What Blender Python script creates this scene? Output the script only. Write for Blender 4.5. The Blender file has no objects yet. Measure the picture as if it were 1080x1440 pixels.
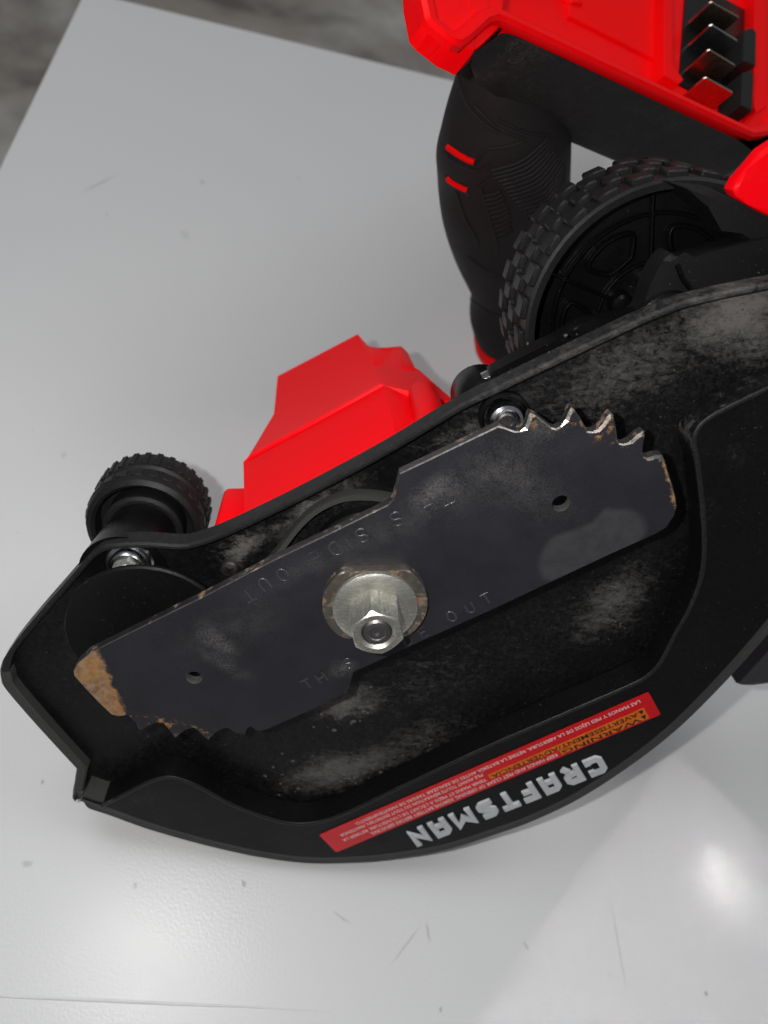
import bpy, bmesh, math, random
from mathutils import Vector, Matrix
from mathutils.bvhtree import BVHTree
random.seed(7)
S = bpy.context.scene
COL = S.collection

# ------------------------------------------------------------------ camera
F = 1082.0                                    # focal length in photo pixels (1080 x 1440 photo)
def ray(x, y): return Vector((x - 540, y - 720, F))
def nrm(v): return v.normalized()
CAM_H = 0.3596                                 # height of the lens above the table
NT = -nrm(ray(262, 1375))                     # table normal seen from the camera (x right, y down, z forward)
WX = nrm(Vector((1, 0, 0)) - NT * NT.x)
WY = NT.cross(WX)
def w_dir(p): return Vector((WX.dot(p), WY.dot(p), NT.dot(p)))
CAM = Vector((0, 0, CAM_H))
def w_pt(p): return CAM + w_dir(p)
def dirpx(x, y): return w_dir(ray(x, y))
cx, cy, cz = w_dir(Vector((1, 0, 0))), w_dir(Vector((0, 1, 0))), w_dir(Vector((0, 0, 1)))
cam = bpy.data.cameras.new('camera')
cam.sensor_fit = 'VERTICAL'; cam.sensor_height = 34.6; cam.sensor_width = 25.95
cam.lens = 34.6 * F / 1440
cam.clip_start = 0.01; cam.clip_end = 50
cam.dof.use_dof = True; cam.dof.focus_distance = 0.245; cam.dof.aperture_fstop = 11
co = bpy.data.objects.new('camera', cam); COL.objects.link(co)
co.matrix_world = Matrix(((cx.x, -cy.x, -cz.x, 0), (cx.y, -cy.y, -cz.y, 0), (cx.z, -cy.z, -cz.z, CAM_H), (0, 0, 0, 1)))
S.camera = co

# ------------------------------------------------------------------ light
wd = bpy.data.worlds.new('World'); S.world = wd; wd.use_nodes = True
wd.node_tree.nodes['Background'].inputs[0].default_value = (0.93, 0.97, 1.0, 1)
wd.node_tree.nodes['Background'].inputs[1].default_value = 0.115
def area(name, loc, target, size, power, col):
    l = bpy.data.lights.new(name, 'AREA'); l.shape = 'RECTANGLE'; l.size = size[0]; l.size_y = size[1]
    l.energy = power; l.color = col
    o = bpy.data.objects.new(name, l); COL.objects.link(o)
    o.location = loc
    o.rotation_euler = (Vector(target) - Vector(loc)).to_track_quat('-Z', 'Y').to_euler()
    return o
area('overhead_light', (-0.75, 1.0, 2.1), (0, 0.1, 0), (1.2, 1.2), 18, (0.97, 0.99, 1.0))
area('overhead_light', (1.1, 0.7, 2.1), (0.1, 0.1, 0), (1.0, 1.0), 11.5, (0.98, 0.99, 1.0))  # added fill from the right, brightens the battery dock
# phone torch beside the lens
fl = bpy.data.lights.new('phone_flash', 'SPOT'); fl.energy = 2.35; fl.shadow_soft_size = 0.003
fl.spot_size = math.radians(130); fl.spot_blend = 0.6; fl.color = (1.0, 0.98, 0.96)
fo = bpy.data.objects.new('phone_flash', fl); COL.objects.link(fo)
fo.location = w_pt(Vector((-0.028, -0.010, 0.0)))
fo.rotation_euler = (w_dir(Vector((0, 0.1, 1)))).to_track_quat('-Z', 'Y').to_euler()
# two added beams, no such lamps in the place, shaped to throw pale patches
def T0(x, y):
    d = dirpx(x, y); return CAM + d * (-CAM_H / d.z)
def beam(name, px, edge_a, edge_b, size, loc, power, spread):
    o = area(name, loc, T0(*px), size, power, (1, .99, .97)); o.data.spread = math.radians(spread)
    z = (o.location - T0(*px)).normalized(); e = (T0(*edge_b) - T0(*edge_a)); x = (e - z * e.dot(z)).normalized(); y = z.cross(x)
    o.rotation_euler = Matrix((x, y, z)).transposed().to_euler()
beam('added_beam', (960, 1390), (700, 1330), (850, 1130), (.17, .11), T0(960, 1390) + Vector((.22, -.16, .80)), 0.010, 1.0)
beam('added_beam', (1018, 1240), (975, 1215), (1040, 1285), (.030, .021), T0(1018, 1240) + Vector((.18, -.12, .60)), 0.0012, 0.7)
S.view_settings.view_transform = 'Standard'; S.view_settings.look = 'None'
S.view_settings.exposure = 0.0; S.view_settings.gamma = 1.0
S.view_settings.use_curve_mapping = False

# ------------------------------------------------------------------ frames
class Frame:
    """A plane-based frame: local x, y in the plane, n its normal."""
    def __init__(s, o, x, n):
        s.o = Vector(o); s.n = n.normalized(); s.x = (x - s.n * x.dot(s.n)).normalized(); s.y = s.n.cross(s.x)
        a, b, c = s.x, s.y, s.n
        s.M = Matrix(((a.x, b.x, c.x, s.o.x), (a.y, b.y, c.y, s.o.y), (a.z, b.z, c.z, s.o.z), (0, 0, 0, 1)))
        s.I = s.M.inverted()
    def px(s, x, y, h=0.0):                     # photo pixel on the plane at height h -> local point
        d = dirpx(x, y); t = (s.o + s.n * h - CAM).dot(s.n) / d.dot(s.n)
        return s.I @ (CAM + d * t)
    def uv(s, pts, h): return [tuple(s.px(x, y, h)[:2]) for x, y in pts]
def deep(x, y, z): return CAM + dirpx(x, y) * (z / F)   # pixel at a given distance along the lens axis

BOLT = deep(527, 842, 0.24)
G = Frame(BOLT, w_dir(Vector((1, 0, 0))), -dirpx(480, 95))       # guard / blade frame
DK = Frame(deep(850, 120, 0.27), Vector((1, 0, 0)), -dirpx(-200, 1150))
_d = DK.M.to_3x3() @ (DK.px(1072, 200) - DK.px(702, 24))
DK = Frame(DK.o, _d, DK.n)                                       # battery dock frame
ID = Matrix.Identity(4)

# ------------------------------------------------------------------ materials
class Nodes:
    def __init__(s, name):
        m = bpy.data.materials.new(name); m.use_nodes = True; s.m = m; s.t = m.node_tree
        s.b = s.t.nodes['Principled BSDF']; s.tc = s.t.nodes.new('ShaderNodeTexCoord'); s.obj = s.tc.outputs['Object']
    def n(s, ty, **k):
        nd = s.t.nodes.new(ty)
        for a, v in k.items(): setattr(nd, a, v)
        return nd
    def put(s, sock, v):
        if isinstance(v, bpy.types.NodeSocket): s.t.links.new(v, sock)
        elif isinstance(v, (tuple, list)) and sock.type == 'RGBA': sock.default_value = (*v[:3], 1)
        else: sock.default_value = v
    def noise(s, scale, detail=6, rough=0.6, dist=0.0, vec=None, out='Fac'):
        nd = s.n('ShaderNodeTexNoise'); s.put(nd.inputs['Vector'], vec or s.obj)
        nd.inputs['Scale'].default_value = scale; nd.inputs['Detail'].default_value = detail
        nd.inputs['Roughness'].default_value = rough; nd.inputs['Distortion'].default_value = dist
        return nd.outputs[out]
    def rng(s, v, a, b, c=0.0, d=1.0, smooth=False):
        nd = s.n('ShaderNodeMapRange'); nd.clamp = True
        if smooth: nd.interpolation_type = 'SMOOTHSTEP'
        s.put(nd.inputs[0], v)
        for i, q in enumerate((a, b, c, d)): nd.inputs[i + 1].default_value = q
        return nd.outputs[0]
    def math(s, op, a, b=0.0, clamp=False):
        nd = s.n('ShaderNodeMath', operation=op, use_clamp=clamp); s.put(nd.inputs[0], a); s.put(nd.inputs[1], b); return nd.outputs[0]
    def mix(s, f, a, b):
        nd = s.n('ShaderNodeMix', data_type='RGBA'); s.put(nd.inputs['Factor'], f); s.put(nd.inputs['A'], a); s.put(nd.inputs['B'], b)
        return nd.outputs['Result']
    def mixf(s, f, a, b):
        nd = s.n('ShaderNodeMix', data_type='FLOAT'); s.put(nd.inputs['Factor'], f); s.put(nd.inputs['A'], a); s.put(nd.inputs['B'], b)
        return nd.outputs['Result']
    def blob(s, u, v, ru, rv, rot=0.0, warp=0.0, wscale=90, hard=0.0):
        vec = s.obj
        if warp:
            nz = s.n('ShaderNodeVectorMath', operation='SUBTRACT'); s.put(nz.inputs[0], s.noise(wscale, 5, 0.65, out='Color')); nz.inputs[1].default_value = (.5, .5, .5)
            sc = s.n('ShaderNodeVectorMath', operation='SCALE'); s.put(sc.inputs[0], nz.outputs[0]); sc.inputs['Scale'].default_value = warp
            ad = s.n('ShaderNodeVectorMath', operation='ADD'); s.put(ad.inputs[0], s.obj); s.put(ad.inputs[1], sc.outputs[0]); vec = ad.outputs[0]
        mp = s.n('ShaderNodeMapping', vector_type='TEXTURE'); s.put(mp.inputs['Vector'], vec)
        mp.inputs['Location'].default_value = (u, v, 0); mp.inputs['Rotation'].default_value = (0, 0, rot); mp.inputs['Scale'].default_value = (ru, rv, 1e3)
        ln = s.n('ShaderNodeVectorMath', operation='LENGTH'); s.put(ln.inputs[0], mp.outputs[0])
        return s.rng(ln.outputs['Value'], 1.0, hard, 0.0, 1.0, smooth=True)
    def bump(s, h, strength=0.3, dist=0.001):
        nd = s.n('ShaderNodeBump'); s.put(nd.inputs['Height'], h); nd.inputs['Strength'].default_value = strength; nd.inputs['Distance'].default_value = dist
        s.put(s.b.inputs['Normal'], nd.outputs[0])
    def fin(s, col=None, rough=None, metal=None, spec=None):
        for k, v in (('Base Color', col), ('Roughness', rough), ('Metallic', metal), ('Specular IOR Level', spec)):
            if v is not None: s.put(s.b.inputs[k], v)
        return s.m
MATS = {}
def M(k): return MATS[k]
def black_plastic(name, base=(0.003, 0.003, 0.0034), rough=0.38, amt=0.12, blobs=(), dustcol=(0.17, 0.16, 0.15), specks=0.35, scale=95, spec=0.24):
    q = Nodes(name)
    stv = q.n('ShaderNodeMapping'); q.put(stv.inputs['Vector'], q.obj); stv.inputs['Rotation'].default_value = (0, 0, .9); stv.inputs['Scale'].default_value = (1.0, 2.1, 1.0)
    nz = q.noise(scale * 1.9, 10, 0.84, 0.8, vec=stv.outputs[0]); fine = q.noise(scale * 6, 8, 0.82, 0.6); mid = q.noise(34, 5, .65)
    m = amt
    for (u, v, ru, rv, rot, k) in blobs:
        m = q.math('ADD', m, q.math('MULTIPLY', q.blob(u, v, ru, rv, rot, warp=0.016), k))
    lo = q.math('SUBTRACT', 0.66, q.math('MULTIPLY', m, 0.24))
    d = q.math('MULTIPLY', q.math('SUBTRACT', q.math('ADD', q.math('MULTIPLY', nz, 0.62), q.math('MULTIPLY', fine, 0.38)), lo), 5.5, clamp=True)
    d = q.math('MULTIPLY', d, q.math('ADD', 0.12, q.math('MULTIPLY', m, .44), clamp=True))
    film = q.math('MULTIPLY', q.math('MULTIPLY', q.rng(fine, .44, .78), q.rng(mid, .35, .68, .15, 1.0)), q.math('MULTIPLY', m, .42))
    d = q.math('MAXIMUM', d, film)
    sp = q.math('MULTIPLY', q.rng(q.noise(1050, 3, .6, .5), 0.665, 0.72), q.rng(q.noise(60, 4), 0.42, 0.62))
    d = q.math('MAXIMUM', d, q.math('MULTIPLY', sp, specks))
    q.bump(q.math('ADD', q.math('MULTIPLY', q.noise(900, 3), 0.5), q.math('MULTIPLY', d, 2.2)), 0.22, 0.0008)
    MATS[name] = q.fin(q.mix(d, base, dustcol), q.mixf(d, q.rng(q.noise(40, 4), 0.3, 0.7, rough - 0.07, rough + 0.1), 0.9), 0.0, spec)
def guard_xy(x, y, h): p = G.px(x, y, h); return p.x, p.y
def gb(x, y, h, ru, rv, rot, k): u, v = guard_xy(x, y, h); return (u, v, ru, rv, math.radians(rot), k)
HP, HF, HR = -0.0225, -0.0125, -0.018           # heights of guard floor, raised flange, rim (blade face = 0)
black_plastic('guard_plastic', amt=0.42, blobs=[gb(1050, 440, HP, .022, .03, 60, .95), gb(880, 520, HP, .05, .022, 28, .6),
    gb(470, 1085, HP, .04, .018, 15, 1.0), gb(590, 1040, HP, .035, .016, 25, .55), gb(480, 990, HP, .022, .012, 10, .9), gb(860, 850, HP, .018, .035, -30, .75), gb(340, 770, HP, .016, .008, 40, .9),
    gb(440, 715, HP, .03, .007, 30, .8), gb(660, 600, HP, .03, .009, 27, .5), gb(600, 960, HP, .06, .03, 25, .3)], specks=.5)
black_plastic('flange_plastic', amt=0.10, blobs=[gb(1030, 640, HF, .007, .006, 50, .55), gb(210, 1120, HF, .012, .006, 10, .6), gb(500, 1195, HF, .02, .006, 10, .45),
    gb(1010, 563, HF, .030, .0045, 26, 1.1), gb(966, 610, HF, .004, .014, 5, 1.0), gb(990, 720, HF, .006, .008, 0, .4)], specks=.45, rough=.42)
black_plastic('rim_plastic', base=(0.012, 0.012, 0.0125), amt=0.45, blobs=[gb(85, 1050, HR, .012, .006, -45, .9), gb(150, 1110, HR, .01, .006, 0, .5), gb(800, 510, HR, .06, .008, 27, .5), gb(1040, 405, HR, .03, .008, 20, .6)], rough=.40)
black_plastic('rim_lit_dusty', base=(0.046, 0.046, 0.045), amt=0.36, rough=.5, scale=60)  # dusty edges; the lighter base paints in the flash and lamp reflection
black_plastic('black_plastic', amt=0.02, rough=.30)
black_plastic('disc_black', base=(.004, .004, .004), amt=0.02, rough=.42, specks=.3)
black_plastic('rubber', base=(0.008, 0.008, 0.0085), amt=0.06, rough=.52, specks=.6, scale=110)
black_plastic('tyre_rubber', base=(0.010, 0.010, 0.0105), amt=0.22, rough=.44, specks=.35, scale=120)
black_plastic('grip_rubber', base=(0.014, 0.0118, 0.0125), amt=0.03, rough=.6, specks=.5, scale=90)
dd = DK.px(745, 105, -.008)
black_plastic('dock_rubber', base=(0.012, 0.0118, 0.0125), amt=0.5, rough=.6, specks=.95, scale=80,
    blobs=[(dd.x, dd.y, .02, .03, .4, .5)])
black_plastic('shaft_plastic', base=(0.045, 0.044, 0.052), amt=0.02, rough=.5)

def red_plastic(name, base, rough=.33, dust=.5):
    q = Nodes(name)
    d = q.math('MULTIPLY', q.rng(q.math('ADD', q.math('MULTIPLY', q.noise(55, 8, .75), .6), q.math('MULTIPLY', q.noise(700, 4, .7), .4)), .50, .72), dust)
    q.bump(q.noise(1200, 3), .07, .0004)
    MATS[name] = q.fin(q.mix(d, base, (.80, .05, .045)), q.mixf(d, rough, .7), 0, .10)
red_plastic('red_plastic', (.95, .0004, .005), .46, .12)
red_plastic('red_dock', (.95, .0005, .003), .40, .14)
red_plastic('red_inner', (.95, .0004, .0015), .6, .0)

def metal(name, base, rough, tint=None, rust=0.0, spots=0.3):
    q = Nodes(name)
    nz = q.noise(260, 8, .72); c = q.mix(q.rng(nz, .35, .7), base, tint or tuple(x * .55 for x in base))
    if rust:
        r = q.rng(q.noise(150, 8, .7), .62 - rust * .3, .74 - rust * .3)
        c = q.mix(r, c, q.mix(q.noise(500, 4), (.09, .030, .012), (.42, .17, .03)))
        q.bump(q.noise(700, 4), .25, .0004)
        MATS[name] = q.fin(c, q.mixf(r, rough, .85), q.mixf(r, 1.0, 0.1))
    else:
        q.bump(q.noise(500, 5), .12, .0003)
        MATS[name] = q.fin(c, q.rng(nz, .3, .7, rough - .08, rough + .16), 1.0)
def zinc_material():
    q = Nodes('zinc')
    mp = q.n('ShaderNodeMapping'); q.put(mp.inputs['Vector'], q.obj); mp.inputs['Rotation'].default_value = (0, 0, .6); mp.inputs['Scale'].default_value = (1, 7, 1)
    st = q.noise(420, 8, .8, 1.2, vec=mp.outputs[0]); bl_ = q.noise(190, 6, .7)
    c = q.mix(q.rng(st, .42, .62), (.34, .335, .30), (.86, .86, .80)); c = q.mix(q.rng(bl_, .5, .68), c, (.46, .44, .36))
    q.bump(st, .25, .0003)
    MATS['zinc'] = q.fin(c, q.rng(st, .35, .65, .52, .30), .92)
zinc_material()
metal('chrome', (.8, .82, .86), .17)
metal('bolt_steel', (.30, .29, .29), .38)
metal('washer_rust', (.42, .37, .32), .42, rust=.27)
metal('copper', (.72, .56, .42), .22)
metal('tooth_edge', (.66, .63, .58), .32, rust=.42)
metal('blade_edge', (.40, .38, .37), .36, rust=.22)

# the blade's painted face: dust smears, a damp streak, ground and rusted ends
def blade_material():
    q = Nodes('blade_paint')
    def xy(x, y): return guard_xy(x, y, 0)
    base = q.mix(q.rng(q.noise(30, 4), .35, .65), (.0125, .0125, .0165), (.019, .0192, .0255))
    dust = 0.02
    for (x, y, ru, rv, rot, k) in ((612, 688, .012, .006, 35, 1.0), (740, 690, .028, .012, -35, .34), (640, 700, .05, .012, 25, .22), (305, 900, .006, .013, 40, .8), (318, 935, .0045, .013, 50, .9), (330, 880, .03, .012, 27, .25),
                                (480, 942, .007, .005, 40, .95), (700, 640, .025, .01, 25, .25), (470, 780, .05, .006, 27, .25), (765, 600, .008, .006, 0, .7), (260, 1035, .03, .004, -8, .5)):
        u, v = xy(x, y); dust = q.math('ADD', dust, q.math('MULTIPLY', q.blob(u, v, ru, rv, math.radians(rot), warp=.008), k))
    nz = q.math('ADD', q.math('MULTIPLY', q.noise(130, 8, .7), .5), q.math('MULTIPLY', q.noise(1500, 3, .7), .5))
    dm = q.math('MULTIPLY', q.math('MULTIPLY', q.rng(nz, .42, .68), dust), 0.9, clamp=True)
    col = q.mix(dm, base, (.15, .14, .13))
    col = q.mix(q.math('MULTIPLY', q.rng(q.noise(2600, 2, .6), .60, .74), .5), col, (.06, .06, .068))
    # dried water mark
    u, v = xy(832, 768); w = q.blob(u, v, .019, .0125, math.radians(35), warp=.004, wscale=60, hard=.80)
    u2, v2 = xy(790, 712); w2 = q.blob(u2, v2, .016, .011, math.radians(20), warp=.003, wscale=60, hard=.8)
    w = q.math('MULTIPLY', w, q.math('SUBTRACT', 1.0, w2))
    col = q.mix(q.math('MULTIPLY', w, q.rng(q.noise(200, 6), .3, .8, .35, .8)), col, (.06, .06, .063))
    # ground, rusted ends: half-planes in blade coordinates
    sep = q.n('ShaderNodeSeparateXYZ'); q.put(sep.inputs[0], q.obj)
    wob = q.math('MULTIPLY', q.math('SUBTRACT', q.noise(260, 6, .7), .5), .007)
    def half(p0, p1):
        (ax, ay), (bx, by) = xy(*p0), xy(*p1); L = math.hypot(bx - ax, by - ay); nx, ny = (by - ay) / L, -(bx - ax) / L
        e = q.math('ADD', q.math('MULTIPLY', q.math('SUBTRACT', sep.outputs[0], ax), nx), q.math('MULTIPLY', q.math('SUBTRACT', sep.outputs[1], ay), ny))
        return q.math('ADD', e, wob)
    e1 = q.rng(half((139, 918), (178, 1001)), -.0003, .0012); e1b = q.rng(half((175, 998), (420, 1050)), -.0002, .0012)
    e2 = q.rng(half((951, 722), (926, 640)), -.0002, .0006)
    e2b = q.rng(half((945, 646), (730, 597)), -.0002, .0018)
    nr = q.noise(170, 8, .75)
    rust = q.mix(q.rng(nr, .38, .62), q.mix(q.rng(q.noise(420, 5), .4, .6), (.12, .075, .045), (.26, .19, .14)), q.mix(q.noise(600, 4), (.22, .095, .03), (.42, .22, .075)))
    r = q.math('MAXIMUM', e1, q.math('MULTIPLY', q.math('MAXIMUM', e1b, e2b), q.rng(nr, .53, .60)))
    r = q.math('MAXIMUM', r, q.math('MULTIPLY', e2, q.rng(nr, .36, .46)))
    col = q.mix(r, col, rust)
    q.bump(q.math('ADD', q.noise(1700, 2), q.math('MULTIPLY', r, q.noise(500, 4))), .14, .0005)
    MATS['blade_paint'] = q.fin(col, q.mixf(r, q.rng(nz, .3, .7, .40, .56), .8), 0.0, .36)
blade_material()

def simple(name, col, rough=.5, metallic=0.0, spec=.5, bump=0.0):
    q = Nodes(name)
    if bump: q.bump(q.noise(800, 3), bump, .0004)
    c = q.mix(q.rng(q.noise(120, 6), .35, .75), col, tuple(x * .82 for x in col))
    MATS[name] = q.fin(c, rough, metallic, spec)
simple('stamp_edge', (.040, .040, .045), .33)  # lighter colour stands in for light caught by the letter edges
simple('letter_silver', (.55, .57, .59), .42, .0, .5, .1)
simple('label_red', (.66, .006, .012), .30)
simple('label_orange', (.72, .16, .006), .35)
simple('label_white', (.85, .62, .60), .4)
simple('label_black', (.015, .008, .004), .4)

def table_material():
    q = Nodes('table_laminate')
    big = q.noise(2.2, 3)
    col = q.mix(q.rng(big, .2, .8, smooth=True), (.58, .582, .588), (.625, .627, .63))
    mp = q.n('ShaderNodeMapping'); q.put(mp.inputs['Vector'], q.obj); mp.inputs['Rotation'].default_value = (0, 0, .7); mp.inputs['Scale'].default_value = (6, 60, 1)
    sm = q.math('MULTIPLY', q.rng(q.noise(3.2, 5, .6, vec=mp.outputs[0]), .66, .78), q.rng(q.noise(7, 3), .55, .7))
    sc = q.noise(240, 3, .6, .2); spk = q.math('MULTIPLY', q.math('MULTIPLY', q.rng(sc, .70, .76), q.rng(q.noise(9, 2), .5, .62)), .5)
    col = q.mix(q.math('MAXIMUM', q.math('MULTIPLY', sm, .14), spk), col, (.22, .22, .22))
    marks = 0.0
    for (x, y, ru, rv, rot, k) in ((343, 1243, .0012, .002, 20, .5), (140, 258, .0015, .020, -35, .28), (284, 256, .002, .0035, 10, .3), (602, 1310, .0008, .005, 15, .35), (570, 1330, .0007, .012, -40, .25), (38, 1215, .003, .0018, 0, .3), (993, 1397, .0013, .0013, 0, .6), (870, 1330, .0008, .022, 5, .22),
                                   (150, 302, .0012, .0016, 0, .3), (260, 330, .004, .006, 30, .14), (90, 640, .002, .003, 0, .2), (620, 1420, .001, .0016, 0, .4), (480, 1290, .0008, .006, 60, .25), (60, 1100, .0009, .0012, 0, .5), (190, 1245, .0012, .0016, 0, .3), (740, 1330, .0009, .003, 40, .3), (420, 250, .003, .0012, 20, .2)):
        d = dirpx(x, y); p = CAM + d * (-CAM_H / d.z); p = TABLE_I @ p
        marks = q.math('MAXIMUM', marks, q.math('MULTIPLY', q.blob(p.x, p.y, ru, rv, math.radians(rot), warp=.002, wscale=300, hard=.3), k))
    col = q.mix(marks, col, (.16, .155, .15))
    grain = q.noise(820, 3, .55)
    q.bump(q.math('ADD', grain, q.math('MULTIPLY', sm, -.3)), .15, .0006)
    MATS['table_laminate'] = q.fin(col, q.rng(q.noise(12, 5), .3, .7, .30, .37), 0, .42)
def floor_material():
    q = Nodes('floor_dirty')
    n1 = q.noise(2.6, 4, .5, .3); n2 = q.noise(6, 4, .55)
    c = q.mix(q.rng(n1, .40, .62), (.20, .175, .16), (.66, .63, .58))
    c = q.mix(q.rng(n2, .45, .7), c, (.42, .37, .33))
    MATS['floor_dirty'] = q.fin(c, .8, 0, .3)
floor_material()

# ------------------------------------------------------------------ mesh helpers
WM = {}                                        # object name -> world matrix
def link(name, me, mat, parent=None, M4=ID, smooth=35):
    o = bpy.data.objects.new(name, me); COL.objects.link(o)
    for m in (mat if isinstance(mat, (list, tuple)) else [mat]):
        if m and len(me.materials) < (len(mat) if isinstance(mat, (list, tuple)) else 1): me.materials.append(MATS[m])
    place(o, parent, M4)
    return o
def place(o, parent, M4):
    WM[o.name] = M4.copy()
    if parent:
        o.parent = parent; o.matrix_parent_inverse = WM[parent.name].inverted()
    o.matrix_basis = M4
def finish(bm, smooth=35):
    bmesh.ops.recalc_face_normals(bm, faces=bm.faces)
    me = bpy.data.meshes.new('mesh'); bm.to_mesh(me); bm.free()
    if smooth: me.set_sharp_from_angle(angle=math.radians(smooth))
    me.polygons.foreach_set('use_smooth', [smooth > 0 and len(p.vertices) <= 4 for p in me.polygons])
    return me
def add_prism(bm, poly, h0, h1, bev=0.0, seg=2, hf=None):
    """poly: list of (x, y); h0 bottom, h1 top; top edges bevelled."""
    n = len(poly)
    a = [bm.verts.new((x, y, h0)) for x, y in poly]; b = [bm.verts.new((x, y, h1)) for x, y in poly]
    fs = [bm.faces.new(b), bm.faces.new(a[::-1])]
    for i in range(n): fs.append(bm.faces.new((a[i], a[(i + 1) % n], b[(i + 1) % n], b[i])))
    if bev:
        es = [e for e in bm.edges if e.verts[0] in b and e.verts[1] in b and len(e.link_faces) == 2]
        es = [e for e in es if fs[0] in e.link_faces]
        bmesh.ops.bevel(bm, geom=es, offset=bev, segments=seg, profile=.5, affect='EDGES', clamp_overlap=True)
def prism(name, poly, h0, h1, mat, parent, M4, bev=0.0, seg=2, smooth=35):
    bm = bmesh.new(); add_prism(bm, poly, h0, h1, bev, seg); return link(name, finish(bm, smooth), mat, parent, M4)
def add_loft(bm, rings, cap0=True, cap1=True, closed=False):
    R = [[bm.verts.new(p) for p in r] for r in rings]; n = len(R[0])
    m = len(R)
    for i in range(m if closed else m - 1):
        A, B = R[i], R[(i + 1) % m]
        for j in range(n): bm.faces.new((A[j], A[(j + 1) % n], B[(j + 1) % n], B[j]))
    if not closed:
        if cap0: bm.faces.new(R[0][::-1])
        if cap1: bm.faces.new(R[-1])
def loft(name, rings, mat, parent, M4, smooth=35, **k):
    bm = bmesh.new(); add_loft(bm, rings, **k); return link(name, finish(bm, smooth), mat, parent, M4)
def add_lathe(bm, c, prof, seg=64, closed=False):
    rings = [[(c[0] + r * math.cos(2 * math.pi * j / seg), c[1] + r * math.sin(2 * math.pi * j / seg), h) for j in range(seg)] for r, h in prof]
    add_loft(bm, rings, closed=closed)
def lathe(name, c, prof, mat, parent, M4, seg=64, closed=False, smooth=35):
    bm = bmesh.new(); add_lathe(bm, c, prof, seg, closed); return link(name, finish(bm, smooth), mat, parent, M4)
def add_tube(bm, pts, r, k=8, squash=1.0, up=None):
    P = [Vector(p) for p in pts]; rings = []
    for i, p in enumerate(P):
        t = (P[min(i + 1, len(P) - 1)] - P[max(i - 1, 0)]).normalized()
        u = (up or Vector((0, 0, 1))); s = t.cross(u)
        if s.length < 1e-6: s = t.cross(Vector((1, 0, 0)))
        s.normalize(); w = s.cross(t)
        rr = r[i] if isinstance(r, (list, tuple)) else r
        rings.append([tuple(p + s * (rr * math.cos(2 * math.pi * j / k)) + w * (rr * squash * math.sin(2 * math.pi * j / k))) for j in range(k)])
    add_loft(bm, rings)
def tube(name, pts, r, mat, parent, M4, k=8, squash=1.0, up=None):
    bm = bmesh.new(); add_tube(bm, pts, r, k, squash, up); return link(name, finish(bm, 50), mat, parent, M4)
def add_box(bm, c, s, rot=None):
    vs = []
    for x in (-.5, .5):
        for y in (-.5, .5):
            for z in (-.5, .5):
                p = Vector((x * s[0], y * s[1], z * s[2]))
                if rot: p = rot @ p
                vs.append(bm.verts.new(Vector(c) + p))
    for f in ((0, 1, 3, 2), (4, 6, 7, 5), (0, 4, 5, 1), (2, 3, 7, 6), (0, 2, 6, 4), (1, 5, 7, 3)): bm.faces.new([vs[i] for i in f])
def box(name, c, s, mat, parent, M4, bev=0.0, seg=2, rot=None):
    bm = bmesh.new(); add_box(bm, c, s, rot)
    if bev: bmesh.ops.bevel(bm, geom=bm.edges[:], offset=bev, segments=seg, profile=.5, affect='EDGES', clamp_overlap=True)
    return link(name, finish(bm), mat, parent, M4)
def smooth(pts, n=6, closed=False):
    P = [Vector(p) for p in pts]; m = len(P); out = []
    for i in range(m if closed else m - 1):
        g = (lambda k: P[k % m]) if closed else (lambda k: P[min(max(k, 0), m - 1)])
        p0, p1, p2, p3 = g(i - 1), g(i), g(i + 1), g(i + 2)
        for j in range(n):
            t = j / n
            out.append(tuple(.5 * ((2 * p1) + (p2 - p0) * t + (2 * p0 - 5 * p1 + 4 * p2 - p3) * t * t + (3 * p1 - p0 - 3 * p2 + p3) * t ** 3)))
    if not closed: out.append(tuple(P[-1]))
    return out
def inset(poly, d):
    """offset a closed polygon inwards by d (a number, or a list of one number per vertex)."""
    n = len(poly); ar = sum(poly[i][0] * poly[(i + 1) % n][1] - poly[(i + 1) % n][0] * poly[i][1] for i in range(n)); sg = 1 if ar > 0 else -1
    out = []
    for i in range(n):
        p0, p1, p2 = Vector(poly[i - 1]), Vector(poly[i]), Vector(poly[(i + 1) % n])
        a = (p1 - p0).normalized(); b = (p2 - p1).normalized(); na = Vector((-a.y, a.x)) * sg; nb = Vector((-b.y, b.x)) * sg
        m = (na + nb); m = m / max(m.length_squared / 2, .5)
        q = p1 + m * (d[i] if isinstance(d, list) else d); out.append((q.x, q.y))
    return out
def stroke(pts, w, miter=2.2):
    """centre line -> outline polygon with mitred joins and flat caps."""
    P = [Vector(p) for p in pts]; L, R = [], []
    for i, p in enumerate(P):
        if i == 0: t = (P[1] - p).normalized(); m = Vector((-t.y, t.x))
        elif i == len(P) - 1: t = (p - P[i - 1]).normalized(); m = Vector((-t.y, t.x))
        else:
            a = (p - P[i - 1]).normalized(); b = (P[i + 1] - p).normalized(); m = Vector((-a.y - b.y, a.x + b.x)); m = m / max(m.length_squared / 2, 1 / miter)
        L.append(p + m * w); R.append(p - m * w)
    return [tuple(q) for q in L] + [tuple(q) for q in R[::-1]]
def empty(name, loc, **props):
    o = bpy.data.objects.new(name, None); COL.objects.link(o); o.empty_display_size = .02
    place(o, None, Matrix.Translation(loc))
    for k, v in props.items(): o[k] = v
    return o
def T(x, y, z=0.0):                           # pixel on the table plane at height z
    d = dirpx(x, y); t = (z - CAM_H) / d.z; return CAM + d * t

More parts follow.
